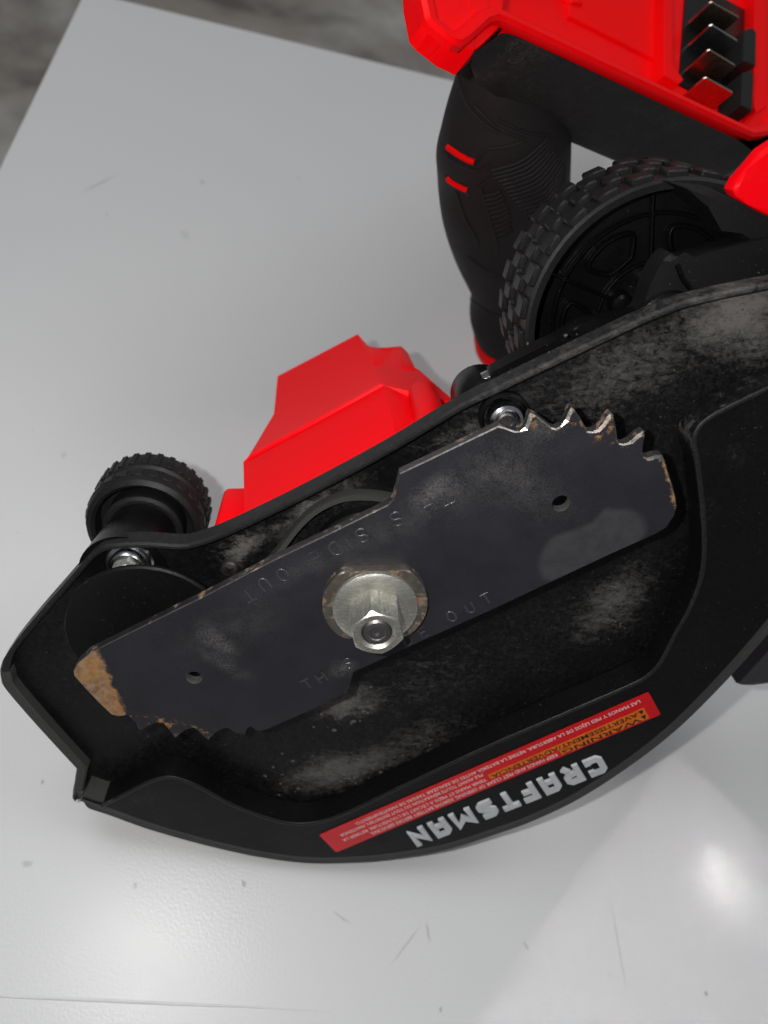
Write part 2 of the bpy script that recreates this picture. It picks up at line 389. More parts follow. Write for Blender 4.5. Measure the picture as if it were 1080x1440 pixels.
# ------------------------------------------------------------------ the place: table and floor
FLOOR_Z = -0.74
bm = bmesh.new(); vs = [bm.verts.new(p) for p in ((-6, -6, FLOOR_Z), (6, -6, FLOOR_Z), (6, 6, FLOOR_Z), (-6, 6, FLOOR_Z))]; bm.faces.new(vs)
o = link('floor', finish(bm, 0), 'floor_dirty'); o['kind'] = 'structure'
corner = T(120, -12); far = (T(633, 113) - corner); far.z = 0; far.normalize()
side = Vector((far.y, -far.x, 0))
if side.dot(T(0, 202) - corner) < 0: side = -side
TF = Frame((corner.x, corner.y, 0), far, Vector((0, 0, 1)))
sgn = 1 if TF.y.dot(side) > 0 else -1
LEN, DEP, THK = 1.22, 0.80, 0.032
tab = empty('folding_table', (corner.x, corner.y, FLOOR_Z), label='white laminate work table with a faint crease and scuffs under the edger', category='table')
def rrect(x0, y0, x1, y1, r, n=6):
    out = []
    for (ax, ay, a0) in ((x1 - r, y1 - r, 0), (x0 + r, y1 - r, 90), (x0 + r, y0 + r, 180), (x1 - r, y0 + r, 270)):
        for i in range(n + 1): a = math.radians(a0 + 90 * i / n); out.append((ax + r * math.cos(a), ay + r * math.sin(a)))
    return out
ys = sorted((0, sgn * DEP))
TABLE_I = TF.I
table_material()
prism('tabletop', rrect(0, ys[0], LEN, ys[1], .006), -THK, 0, 'table_laminate', tab, TF.M, bev=.003, seg=3)
for lx in (.12, LEN - .12):
    for ly in (.1, DEP - .1):
        lathe('leg', (lx, sgn * ly), [(.0125, FLOOR_Z), (.0125, -THK)], 'shaft_plastic', tab, TF.M, seg=16)
# crease pressed into the laminate, and a few scratches
cr = [TF.I @ T(x, y, 0) for x, y in ((-60, 1397), (20, 1402), (120, 1406), (230, 1411), (350, 1416), (470, 1423))]
tube('crease', [(p.x, p.y, .00005) for p in cr], [.0002, .0005, .0006, .0006, .0004, .0001], 'table_laminate', tab, TF.M, k=6, squash=.5)

# ------------------------------------------------------------------ the edger
foot = T(430, 1217, 0)
ED = empty('lawn_edger', foot, label='red and black cordless lawn edger lying blade side up on the white table', category='lawn edger')
GM = G.M
# --- guard floor plate, rim and raised flange
top_edge = [(3, 930), (20, 905), (50, 868), (85, 828), (118, 790), (132, 776), (150, 767), (200, 764), (250, 767), (275, 763), (320, 746), (420, 698), (540, 634), (645, 571), (700, 544), (800, 496), (920, 440), (985, 418), (1080, 398), (1200, 375)]
right = [(1300, 470), (1290, 640)]
arc = [(1240, 690), (1180, 770), (1130, 834), (1073, 903), (1010, 972), (950, 1030), (885, 1080), (815, 1125), (750, 1156), (700, 1174), (630, 1196), (555, 1209), (500, 1214), (430, 1215), (360, 1206), (300, 1193), (250, 1180), (200, 1165), (150, 1147), (125, 1139), (108, 1133)]
notch = [(101, 1124), (104, 1102), (107, 1083)]
low_left = [(80, 1054), (40, 1010), (6, 970), (0, 955), (-1, 943)]
HA = -.0140
te = smooth(G.uv(top_edge, HR), 5); ar = smooth(G.uv(arc, HA), 5)
outline = te + G.uv(right, HR) + ar + smooth(G.uv([arc[-1]] + notch, HR), 2)[1:] + smooth(G.uv([notch[-1]] + low_left, HR), 4)[1:]
wid = []
for i, p in enumerate(outline):
    k = i / len(outline)
    if i < 26: wid.append(.0018)
    elif i < len(te): wid.append(.0021)
    elif i < len(te) + 2 + len(ar): wid.append(.0035)
    else: wid.append(.0040)
wid = [sum(wid[(i + j) % len(wid)] for j in (-3, -2, -1, 0, 1, 2, 3)) / 7 for i in range(len(wid))]
inner = inset(outline, wid)
n = len(outline)
guard = prism('guard', inset(outline, .0006), HP - .003, HP, 'guard_plastic', ED, GM)
c1 = inset(outline, .0007); c2 = inset(outline, [w - .0006 for w in wid])
hz = [HA if len(te) <= i < len(te) + 2 + len(ar) - 3 else HR for i in range(n)]
for _ in range(2): hz = [(hz[i - 1] + hz[i] + hz[(i + 1) % n]) / 3 for i in range(n)]
def at(P, dz): return [(x, y, z + dz) for (x, y), z in zip(P, hz)]
rings = [[(x, y, HR - .0072) for x, y in outline], at(outline, -.0008), at(c1, 0), at(c2, 0), at(inner, -.0006), [(x, y, HR - .0072) for x, y in inner]]
rim = loft('guard_rim', rings, ['rim_plastic', 'rim_lit_dusty'], guard, GM, closed=True)
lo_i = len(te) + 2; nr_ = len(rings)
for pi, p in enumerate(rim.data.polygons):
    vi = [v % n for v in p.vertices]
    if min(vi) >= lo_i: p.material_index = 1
fl_in = [(1300, 440), (1200, 483), (1080, 541), (1020, 570), (995, 584), (978, 600), (971, 622), (977, 660), (985, 735), (984, 800), (968, 850), (945, 892), (925, 930), (905, 950), (880, 963), (780, 1006), (680, 1049), (560, 1105), (500, 1134), (457, 1151), (420, 1156), (385, 1150), (330, 1130), (290, 1108), (262, 1095), (235, 1090), (205, 1098), (165, 1119), (140, 1131)]
fi = smooth(G.uv(fl_in, HF), 4)
# the flange's outer edge is the same outline raised and drawn in by a sloping border
ao = ar[:-1]
chain = [Vector(p) for p in ar]
def shift_chain(ch, d):
    out = []
    for i, p in enumerate(ch):
        t = (ch[min(i + 1, len(ch) - 1)] - ch[max(i - 1, 0)]).normalized(); out.append(p + Vector((t.y, -t.x)) * d)
    return out
sh = 1 if (shift_chain(chain, .01)[40] - Vector((0, -.02))).length < (chain[40] - Vector((0, -.02))).length else -1
slope_in = shift_chain(chain, sh * .0066); lip_in = shift_chain(chain, sh * .0036)
poly = fi + [tuple(p) for p in slope_in[::-1]][:]
bm = bmesh.new()
add_prism(bm, poly, HP + .0005, HF, .0012, 3)
flange = link('guard_flange', finish(bm), 'flange_plastic', guard, GM)
bm = bmesh.new()
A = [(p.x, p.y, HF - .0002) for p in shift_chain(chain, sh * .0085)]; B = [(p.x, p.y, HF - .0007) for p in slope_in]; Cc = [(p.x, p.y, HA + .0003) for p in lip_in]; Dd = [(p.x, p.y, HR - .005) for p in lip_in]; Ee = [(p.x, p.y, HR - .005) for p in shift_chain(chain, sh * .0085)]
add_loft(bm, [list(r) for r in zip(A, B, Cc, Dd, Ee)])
link('guard_border', finish(bm, 30), 'rim_lit_dusty', guard, GM)

fb = [Vector(p) for p in fi]
bead = [(p.x, p.y, HF + .0001) for p in shift_chain(fb, -sh * .0011)] if (shift_chain(fb, .01)[30] - Vector((0, 0))).length < (fb[30] - Vector((0, 0))).length else [(p.x, p.y, HF + .0001) for p in shift_chain(fb, .0011)]
tube('flange_bead', bead, .0008, 'rim_plastic', guard, GM, k=8, squash=.6)
# --- lip round the arbor opening, disc, screws
lip = [(300, 862), (345, 822), (380, 788), (420, 738), (453, 712), (493, 699), (547, 702), (600, 720), (650, 760)]
lp = smooth(G.uv(lip, -.0175), 6)
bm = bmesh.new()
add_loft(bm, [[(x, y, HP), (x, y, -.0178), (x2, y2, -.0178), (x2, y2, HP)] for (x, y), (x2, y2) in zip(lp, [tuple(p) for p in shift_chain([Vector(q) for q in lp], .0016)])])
link('arbor_lip', finish(bm, 30), 'rim_lit_dusty', guard, GM)
c = guard_xy(527, 842, HP)
lathe('arbor_hub', (0, 0), [(.021, HP), (.021, HP + .004), (.018, HP + .008), (.011, HP + .010), (.011, -.0034)], 'disc_black', ED, GM)
dc = G.px(208, 893, -.010)
lathe('guide_disc', (dc.x, dc.y), [(.004, -.0135), (.0262, -.0125), (.0270, -.0118), (.0270, -.0108), (.0264, -.0102), (.024, -.0108), (.004, -.0112)], 'disc_black', ED, GM, seg=96)
def hexpts(c, r, rot): return [(c[0] + r * math.cos(rot + i * math.pi / 3), c[1] + r * math.sin(rot + i * math.pi / 3)) for i in range(6)]
bc = G.px(180, 797, -.018)
b0 = lathe('axle_bolt', (bc.x, bc.y), [(.0078, HP), (.0078, -.0205), (.0072, -.0198), (.0062, -.0196), (.0062, -.0172), (.0056, -.0162), (.003, -.0158)], 'chrome', ED, GM)
prism('bolt_head', hexpts((bc.x, bc.y), .0046, .3), -.0159, -.0128, 'zinc', b0, GM, bev=.0005)
sc_ = G.px(322, 801, -.021)
s0 = lathe('screw', (sc_.x, sc_.y), [(.0031, HP), (.0031, -.0215), (.0026, -.0207), (.001, -.0204)], 'bolt_steel', ED, GM, seg=32)
for a in (.5, .5 + math.pi / 2): box('screw_slot', (sc_.x, sc_.y, -.0205), (.0032, .0007, .0006), 'label_black', s0, GM, rot=Matrix.Rotation(a, 3, 'Z'))
pc = G.px(712, 592, -.017)
lathe('bolt_recess', (pc.x, pc.y), [(.0078, HP), (.0078, -.0200), (.0070, -.0190), (.0066, -.0200), (.0064, HP)], 'disc_black', ED, GM)
pb = lathe('guard_bolt', (pc.x, pc.y), [(.0052, HP), (.0055, -.0185), (.0050, -.0166), (.0041, -.0160), (.0034, -.0164), (.0030, -.0176), (.0028, -.0176)], 'chrome', ED, GM)
lathe('bolt_end', (pc.x, pc.y), [(.0027, -.021), (.0027, -.0168), (.0021, -.0163), (.0018, -.0166), (.0005, -.0166)], 'bolt_steel', pb, GM, seg=32)

# --- blade
def zb(x, y): return (660 + x / 3.323, 550 + y / 3.323)
TEETH = [(135, 165), (165, 172), (190, 182), (215, 190), (240, 188), (258, 172), (270, 148), (277, 122), (286, 103), (312, 116), (350, 145), (385, 172), (405, 178), (430, 165), (450, 135), (464, 100), (478, 78), (497, 95), (520, 130), (540, 165), (552, 190), (575, 192), (600, 180), (625, 155), (645, 122), (662, 104), (675, 116), (682, 150), (688, 190), (692, 230), (702, 246), (725, 250), (755, 235), (785, 206), (816, 188), (821, 210), (813, 250), (809, 290), (816, 308), (840, 312), (870, 302), (902, 300), (915, 330), (930, 380), (950, 440), (966, 500), (970, 540), (958, 585), (920, 640), (880, 665)]
BL = [(562, 666), (600, 648), (650, 624)] + [zb(*p) for p in TEETH] + [(858, 780), (760, 826), (688, 860), (600, 899), (497, 946), (489, 974), (440, 998), (376, 1026),
      (362, 1029), (352, 1022), (347, 1026), (344, 1034), (330, 1031), (320, 1024), (309, 1027), (301, 1032), (293, 1041), (284, 1034), (273, 1024), (263, 1026), (255, 1031), (246, 1039), (240, 1030), (230, 1018), (218, 1017), (208, 1022), (196, 1028), (191, 1018), (180, 1006), (166, 1008), (156, 1005), (140, 990), (120, 969), (104, 951), (103, 943), (110, 931), (126, 918), (180, 891), (243, 860), (290, 837), (380, 790), (460, 752), (546, 710), (553, 702)]
bl = G.uv(BL, 0.0)
nT = 3 + len(TEETH)
GR = [.00028] * len(bl)
for a, b in ((8, 12), (17, 20), (25, 29), (35, 38), (42, 45)):      # ground faces of the hooked teeth
    for i in range(a, b): GR[i] = .0010
def hole(c, r, k=20): return [(c.x + r * math.cos(2 * math.pi * i / k), c.y + r * math.sin(2 * math.pi * i / k)) for i in range(k)]
TH = .0034
bm = bmesh.new()
def blade_mesh():
    # outline with two round holes: fill with triangles between loops
    bm = bmesh.new(); loops = []
    for pts in (inset(bl, GR), hole(G.px(789, 708, 0), .0027), hole(G.px(273, 953, 0), .0026)):
        loops.append([bm.verts.new((x, y, 0)) for x, y in pts])
    es = []
    for L in loops:
        for i in range(len(L)): es.append(bm.edges.new((L[i], L[(i + 1) % len(L)])))
    bmesh.ops.triangle_fill(bm, use_beauty=True, edges=es)
    L0 = loops[0]
    for f in bm.faces: f.material_index = 0
    n = len(bl)
    r1 = [bm.verts.new((x, y, -.00035)) for x, y in bl]; r2 = [bm.verts.new((x, y, -TH)) for x, y in bl]
    for i in range(n):
        j = (i + 1) % n
        f = bm.faces.new((L0[i], L0[j], r1[j], r1[i])); f.material_index = 3 if max(GR[i], GR[j]) > .0005 else 1 if (i < nT or i > len(bl) - 16) else 0
        f = bm.faces.new((r1[i], r1[j], r2[j], r2[i])); f.material_index = 1
    for L in loops[1:]:
        d = [bm.verts.new((v.co.x, v.co.y, -TH)) for v in L]
        for i in range(len(L)):
            j = (i + 1) % len(L); f = bm.faces.new((L[i], L[j], d[j], d[i])); f.material_index = 2
    return bm
bm = blade_mesh()
blade = link('edger_blade', finish(bm, 9), ['blade_paint', 'blade_edge', 'zinc', 'tooth_edge'], ED, GM)
blade['label'] = 'dark steel blade with rusty saw teeth and stamped lettering'
# stamped lettering: thin strokes
ST = {'T': [[(0, 1), (.7, 1)], [(.35, 1), (.35, 0)]], 'H': [[(0, 0), (0, 1)], [(.65, 0), (.65, 1)], [(0, .5), (.65, .5)]], 'I': [[(.3, 0), (.3, 1)]],
      'S': [[(.62, .86), (.5, .98), (.2, 1), (.04, .86), (.04, .66), (.2, .54), (.45, .48), (.63, .34), (.63, .14), (.46, 0), (.18, 0), (.02, .14)]],
      'D': [[(.04, 0), (.04, 1), (.36, 1), (.6, .84), (.66, .5), (.6, .16), (.36, 0), (.04, 0)]], 'E': [[(.6, 1), (.04, 1), (.04, 0), (.6, 0)], [(.04, .5), (.5, .5)]],
      'O': [[(.33 + .33 * math.cos(2 * math.pi * i / 14), .5 + .5 * math.sin(2 * math.pi * i / 14)) for i in range(15)]],
      'U': [[(.04, 1), (.04, .3), (.14, .08), (.33, 0), (.52, .08), (.62, .3), (.62, 1)]]}
def stamp(letters, xdir_px, size):
    a = G.px(*xdir_px[0], 0); b = G.px(*xdir_px[1], 0); d = (b - a); d.z = 0; d.normalize(); up = Vector((-d.y, d.x, 0))
    bm = bmesh.new()
    for ch, x, y in letters:
        c = G.px(x, y, 0)
        for st in ST[ch]:
            pts = [tuple(c + d * ((px - .33) * size) + up * ((py - .5) * size)) for px, py in st]
            add_tube(bm, pts, .00034, 6, .9)
    return link('stamped_lettering', finish(bm, 60), 'stamp_edge', blade, GM)
stamp([('T', 628, 700), ('H', 602, 711), ('I', 580, 721), ('S', 558, 730), ('S', 509, 753), ('I', 490, 765), ('D', 471, 772), ('E', 444, 785), ('O', 398, 809), ('U', 372, 822), ('T', 350, 837)], ((640, 695), (340, 840)), .0046)
stamp([('T', 432, 962), ('H', 452, 953), ('I', 471, 945), ('S', 490, 933), ('D', 572, 899), ('E', 595, 889), ('O', 635, 867), ('U', 661, 855), ('T', 684, 842)], ((432, 962), (684, 842)), .0040)

# --- arbor nut
wp = [(.0162 * math.cos(a), min(.0162 * math.sin(a), .0128)) for a in [2 * math.pi * i / 72 for i in range(72)]]
wp = [(x, max(y, -.0128)) for x, y in wp]
w0 = prism('arbor_washer', wp, .00005, .0034, 'washer_rust', ED, GM, bev=.0005)
nut = lathe('arbor_nut', (0, 0), [(.0126, .0034), (.0131, .0040), (.0130, .0052), (.0122, .0056), (.0085, .0062), (.004, .0062)], 'zinc', ED, GM)
bm = bmesh.new()
hx = hexpts((0, 0), .0083, math.radians(101))
rings = []
for h, k, cyl in ((.0055, 1, 0), (.0165, 1, 0), (.0175, 1, 1)):
    rings.append([])
    for i in range(6):
        a, b = Vector(hx[i]), Vector(hx[(i + 1) % 6])
        for t in (0, .25, .5, .75):
            p = a.lerp(b, t)
            hh = h
            if cyl: p = p.normalized() * .0069
            elif h > .01: hh = .0175 - max(0, (p.length - .0069)) * .75
            rings[-1].append((p.x, p.y, hh))
rings.append([(x * .80, y * .80, .0175) for x, y, z in rings[2]]); rings.append([(x * .66, y * .66, .0166) for x, y, z in rings[2]]); rings.append([(x * .66, y * .66, .014) for x, y, z in rings[2]])
add_loft(bm, rings)
link('nut_hex', finish(bm, 25), 'zinc', nut, GM)
lathe('bolt_end', (0, 0), [(.0043, .0141), (.0043, .0163), (.0037, .0169), (.0026, .0171), (.0024, .0168), (.0011, .0167), (.0008, .0160), (.0003, .0160)], 'bolt_steel', nut, GM, seg=40, smooth=14)

# --- warning label and raised logo on the flange
LQ = [Vector(p) for p in G.uv([(929, 1004), (473, 1198), (446, 1168), (915, 970)], HF)]    # text top-left, top-right, bottom-right, bottom-left
lab_x = (LQ[1] - LQ[0]).normalized(); lw = (LQ[1] - LQ[0]).length; lh = (LQ[3] - LQ[0]).length * .97
lab_n = G.n; ox = G.M @ Vector((LQ[0].x, LQ[0].y, HF + .0001)); lx = G.M.to_3x3() @ Vector((lab_x.x, lab_x.y, 0))
LF = Frame(ox, lx, lab_n)                       # x along the text, y up in the text; label runs from y = 0 down to y = -lh
lab = prism('warning_label', rrect(0, -lh, lw, 0, .0008, 4), 0, .00018, 'label_red', ED, LF.M)
lab['label'] = 'red warning sticker with orange bars and small print'
def text_mesh(txt, size):
    cu = bpy.data.curves.new('t', 'FONT'); cu.body = txt; cu.size = size; cu.resolution_u = 2; cu.offset = size * .012
    ob = bpy.data.objects.new('t', cu); COL.objects.link(ob)
    dg = bpy.context.evaluated_depsgraph_get(); me = bpy.data.meshes.new_from_object(ob.evaluated_get(dg))
    bpy.data.objects.remove(ob); bpy.data.curves.remove(cu)
    return me
def label_text(txt, x, y, width, size, mat, bold=0):
    me = text_mesh(txt, size); xs = [v.co.x for v in me.vertices]; w = max(xs) - min(xs); k = width / w
    for v in me.vertices: v.co.x = (v.co.x - min(xs)) * k
    me.materials.clear()
    return link('printed_text', me, mat, lab, LF.M @ Matrix.Translation((x, y, .00042)))
rowh = lh / 4.45
def row(i): return -lh * .06 - rowh * (i + .86)
ts = rowh * 1.0
bar1, bar2 = lw * .165, lw * .455
def bar(x, y, w): prism('label_bar', rrect(x, y, x + w, y + rowh * .94, .0002, 2), .00018, .0003, 'label_orange', lab, LF.M)
m0 = lw * .03
bar(m0, row(0) - rowh * .10, bar1 * 1.52); bar(m0, row(1) - rowh * .14, bar2)
label_text('WARNING', m0 + .0030, row(0) + rowh * .08, bar1 * 1.52 - .0038, ts * 1.05, 'label_black')
label_text('AVERTISSEMENT/ADVERTENCIA', m0 + .0030, row(1) + rowh * .04, bar2 - .0040, ts * 1.05, 'label_black')
for r_ in (0, 1):                              # warning triangles
    y = row(r_) + rowh * .02
    bm = bmesh.new(); add_prism(bm, [(m0 + .0006, y), (m0 + .0026, y), (m0 + .0016, y + rowh * .72)], .0003, .00042)
    link('warning_symbol', finish(bm, 0), 'label_black', lab, LF.M)
x1 = m0 + bar1 * 1.52 + .0015; x2 = m0 + bar2 + .0015
label_text('KEEP HANDS AND FEET CLEAR OF OPENING. REMOVE BATTERY BEFORE SERVICING.', x1, row(0) + rowh * .08, lw * .875 - x1, ts * .85, 'label_white')
label_text("TENIR MAINS ET PIEDS À L'ÉCART DE L'OUVERTURE. RETIRER LA", x2, row(1) + rowh * .15, lw * .955 - x2, ts * .8, 'label_white')
label_text('PILE AVANT TOUTE RÉPARATION OU TOUT ENTRETIEN. MANTENGA', x2, row(2) + rowh * .10, lw * .95 - x2, ts * .8, 'label_white')
label_text('LAS MANOS Y PIES LEJOS DE LA ABERTURA. RETIRE LA BATERÍA ANTES DE REALIZAR TAREAS DE MANTENIMIENTO.', m0, row(3) + rowh * .20, lw * .86, ts * .8, 'label_white')

q0, q1 = [Vector(p) for p in G.uv([(843, 1059), (570, 1169)], HF)]; qt = Vector(G.uv([(852, 1083)], HF)[0])
qd = (q1 - q0).normalized(); LG = Frame(G.M @ Vector((q0.x, q0.y, HF + .00005)), G.M.to_3x3() @ Vector((qd.x, qd.y, 0)), G.n)
lhgt = abs((qt - q0).dot(Vector((-qd.y, qd.x)))); ltot = (q1 - q0).length
LET = {'C': (.8, [[(.67, .66), (.67, .87), (.25, .87), (.13, .75), (.13, .25), (.25, .13), (.67, .13), (.67, .34)]]),
       'R': (.8, [[(.13, 0), (.13, .87), (.55, .87), (.67, .75), (.67, .55), (.55, .43), (.26, .43)], [(.46, .30), (.68, 0)]]),
       'A': (.8, [[(.13, 0), (.13, .74), (.27, .87), (.67, .87), (.67, 0)], [(.26, .36), (.54, .36)]]),
       'F': (.72, [[(.72, .87), (.13, .87), (.13, 0)], [(.26, .44), (.62, .44)]]),
       'T': (.76, [[(0, .87), (.76, .87)], [(.38, .74), (.38, 0)]]),
       'S': (.78, [[(.72, .87), (.25, .87), (.13, .76), (.13, .61), (.25, .5), (.53, .5), (.65, .39), (.65, .24), (.53, .13), (.04, .13)]]),
       'M': (1.0, [[(.13, 0), (.13, .84), (.5, .42), (.87, .84), (.87, 0)]]),
       'N': (.82, [[(.13, 0), (.13, .82), (.69, .18), (.69, 1)]])}
word = 'CRAFTSMAN'; gap = .22
tw = sum(LET[ch][0] for ch in word) + gap * (len(word) - 1); kx = ltot / tw
x = 0
for ch in word:
    w_, sts = LET[ch]; bm = bmesh.new()
    for st in sts: add_prism(bm, [(x * kx + px * kx, py * lhgt) for px, py in stroke(st, .125)], 0, .0011, .00018, 2)
    link('logo_letter', finish(bm, 30), 'letter_silver', ED, LG.M)
    x += w_ + gap

# --- red motor housing behind the guard
def zpx(x, y): return (300 + x / 2.348, 440 + y / 2.348)
def zq(x, y): return (330 + x / 3.273, 460 + y / 3.273)
lev = [(-.0295, (45, 870), (742, 494), (880, 480)), (-.072, (40, 620), (690, 268), (850, 345)), (-.0726, (66, 592), (668, 262), (1022, 350)), (-.115, (180, 400), (632, 170), (850, 197)), (-.155, (198, 225), (566, 32), (612, 84))]
rings = []
for h, L, Cn, R in lev:
    l, c_, r_ = [Vector(G.px(*zq(*p), h)[:2]) for p in (L, Cn, R)]
    down = Vector((.25, -.97)); dn = .045
    rings.append([(p.x, p.y, h) for p in (l, c_, r_, r_ + down * dn * .9, l + down * dn + Vector((.012, 0)))])
bm = bmesh.new(); add_loft(bm, rings)
bmesh.ops.bevel(bm, geom=[e for e in bm.edges if len(e.link_faces) == 2 and e.calc_face_angle(0) > .1], offset=.0022, segments=4, profile=.5, affect='EDGES', clamp_overlap=True)
house = link('motor_housing', finish(bm, 40), 'red_plastic', ED, GM)
house['label'] = 'dusty red motor housing with stepped faces'
def along(name, pa, ha, pb, hb, r, mat, parent, kx=1.0):
    a, b = G.px(*pa, ha), G.px(*pb, hb); c = (a + b) / 2
    return lathe(name, (c.x, c.y), [(r * .8, hb), (r, hb + r * .25), (r, ha)], mat, parent, GM, seg=40)
p = G.px(318, 720, -.05); box('housing_boss', (p.x + .004, p.y - .006, -.046), (.0125, .02, .033), 'red_plastic', house, GM, bev=.0025, seg=3)
p = G.px(*zq(868, 262), -.070)
lathe('screw_boss', (p.x + .0002, p.y - .0050), [(.0046, -.0742), (.0055, -.0722), (.0060, -.030)], 'red_plastic', house, GM, seg=40)
cap = [(-.112, [(640, 175), (705, 188), (765, 190), (838, 195), (838, 300), (640, 300)]), (-.150, [(606, 84), (700, 104), (764, 82), (800, 120), (800, 240), (620, 240)])]
rings = [[(lambda q: (q.x, q.y, h))(G.px(*zq(*p), h)) for p in pp] for h, pp in cap]
bm = bmesh.new(); add_loft(bm, rings); bmesh.ops.bevel(bm, geom=bm.edges[:], offset=.001, segments=2, profile=.5, affect='EDGES', clamp_overlap=True)
link('housing_cap', finish(bm, 40), 'red_plastic', house, GM)
# --- small wheel on its axle arm
wl = Vector((-.0838, -.0050))
ap = G.px(178, 792, -.024)
rings = []
for t in [i / 8 for i in range(9)]:
    h = -.0215 - t * .036; c = Vector((ap.x - .0005, ap.y - .003)).lerp(wl, min(1, t * 1.1)); r = .0150 - .0028 * min(1, t * 1.3)
    rings.append([(c.x + r * math.cos(2 * math.pi * j / 40), c.y + r * math.sin(2 * math.pi * j / 40), h) for j in range(40)])
loft('wheel_arm', rings, 'black_plastic', ED, GM)
def ring_lugs(parent, c, rad, h, num, dims, mat, ph=0.0, name='tread_lug'):
    me = None
    for k in range(num):
        a = 2 * math.pi * (k + ph) / num
        Mx = GM @ Matrix.Translation((c[0] + rad * math.cos(a), c[1] + rad * math.sin(a), h)) @ Matrix.Rotation(a, 4, 'Z')
        if me is None:
            bm = bmesh.new(); add_box(bm, (0, 0, 0), dims); bmesh.ops.bevel(bm, geom=bm.edges[:], offset=min(dims) * .22, segments=1, affect='EDGES'); me = finish(bm, 40)
        link(name, me, mat, parent, Mx)
SWP = [(.0190, -.0530), (.0208, -.0540), (.0215, -.0560), (.0215, -.0615), (.0205, -.0622), (.0205, -.0634), (.0216, -.0642), (.0219, -.069), (.0211, -.0745), (.0175, -.076), (.006, -.076), (.006, -.061), (.0172, -.061), (.0177, -.0540)]
sw = lathe('small_wheel', wl, SWP, 'tyre_rubber', ED, GM, seg=96, closed=True)
sw['label'] = 'small ribbed black wheel on the axle arm'
ring_lugs(sw, wl, .0213, -.0588, 24, (.0010, .0041, .0046), 'tyre_rubber')
ring_lugs(sw, wl, .0217, -.0696, 30, (.0010, .0022, .0085), 'tyre_rubber', .3)
lathe('wheel_hub', wl, [(.0135, -.0515), (.0146, -.0525), (.0146, -.063), (.0100, -.063), (.0100, -.0515)], 'tyre_rubber', sw, GM, closed=True)

# --- large wheel
wc = Vector((.0964, .0703))
bw = lathe('large_wheel', wc, [(.0418, -.0505), (.0440, -.0500), (.0450, -.0506), (.0452, -.0530), (.0450, -.0870), (.0430, -.0900), (.0380, -.0905), (.008, -.090), (.008, -.064), (.0405, -.064), (.0412, -.0530)], 'tyre_rubber', ED, GM, seg=128, closed=True)
bw.data.materials.append(MATS['black_plastic'])
for p in bw.data.polygons:
    if math.hypot(p.center.x - wc.x, p.center.y - wc.y) < .0413 and p.center.z > -.066: p.material_index = 1
bw['label'] = 'larger black wheel with knobbly tread and ribbed hub'
for h, ph, dims in ((-.0560, 0, (.0026, .0068, .0080)), (-.0662, .5, (.0030, .0052, .0092)), (-.0764, 0, (.0030, .0052, .0092)), (-.0856, .5, (.0026, .0068, .0070))):
    ring_lugs(bw, wc, .0455, h, 27, dims, 'tyre_rubber', ph)
ring_lugs(bw, wc, .0453, -.0612, 27, (.0024, .0020, .0040), 'tyre_rubber', .25); ring_lugs(bw, wc, .0453, -.0712, 27, (.0024, .0020, .0040), 'tyre_rubber', .25)
def ridge(pts, h, r=.0007):
    tube('hub_rib', [(wc.x + p[0], wc.y + p[1], h) for p in pts], r, 'black_plastic', bw, GM, k=8, squash=1.6)
HW = -.0625
def circ(r, a0=0, a1=360, n=72): return [(r * math.cos(math.radians(a0 + (a1 - a0) * i / n)), r * math.sin(math.radians(a0 + (a1 - a0) * i / n))) for i in range(n + 1)]
ridge(circ(.0330), HW); ridge(circ(.0175), HW - .001)
for k in range(6):
    a = math.radians(38 + 60 * k); ridge([(r * math.cos(a), r * math.sin(a)) for r in (.009, .02, .03, .0405)], HW)
    a2 = math.degrees(a) + 30
    sl = [(r * math.cos(math.radians(a2 + da)), r * math.sin(math.radians(a2 + da))) for r, da in ((.0215, -12), (.0285, -17), (.0300, 0), (.0285, 17), (.0215, 12), (.0205, 0), (.0215, -12))]
    ridge(smooth(sl, 4), HW, .0009)
    cb = Vector((.0185 * math.cos(math.radians(a2 + 30)), .0185 * math.sin(math.radians(a2 + 30))))
    lathe('hub_boss', (wc.x + cb.x * .62, wc.y + cb.y * .62), [(.0042, -.064), (.0038, -.0585), (.0028, -.0575), (.001, -.0573)], 'black_plastic', bw, GM, seg=28)
lathe('hub_cap', wc, [(.0100, -.064), (.0095, -.055), (.0075, -.053), (.002, -.053)], 'black_plastic', bw, GM, seg=48)

# --- wheel bracket, axle cap, lever and clip behind the guard's upper edge
br = smooth(G.uv([(1240, 318), (1150, 326), (1080, 335), (1020, 349), (965, 364), (946, 358), (930, 372), (914, 402), (904, 434), (890, 462), (876, 496)], -.036), 4)
bracket = prism('wheel_bracket', br + G.uv([(880, 560), (1240, 420)], -.036), -.046, -.036, 'rubber', ED, GM, bev=.0018, seg=3)
tube('bracket_rib', [G.px(x, y, -.0358) for x, y in ((952, 372), (960, 392), (972, 408), (990, 414))], .0008, 'black_plastic', bracket, GM)
ac = G.px(948, 468, -.030)
lathe('axle_cap', (ac.x, ac.y), [(.0068, -.036), (.0068, -.0335), (.0058, -.0318), (.0036, -.0305), (.0008, -.030)], 'chrome', bracket, GM, seg=48)
lathe('axle_boss', (ac.x, ac.y), [(.0115, -.0365), (.0108, -.0345), (.0088, -.0335), (.0088, -.036)], 'black_plastic', bracket, GM, seg=48)
lv = smooth(G.uv([(690, 530), (694, 523), (735, 501), (790, 474), (815, 458), (850, 450), (900, 440)], -.030), 4)
prism('height_lever', lv + G.uv([(900, 500), (700, 560)], -.030), -.037, -.030, 'black_plastic', ED, GM, bev=.0012)
p = G.px(672, 560, -.030)
lathe('pivot_boss', (p.x + .003, p.y - .004), [(.0085, -.048), (.0095, -.046), (.0095, -.031), (.0088, -.0297), (.004, -.0297)], 'black_plastic', ED, GM, seg=48)
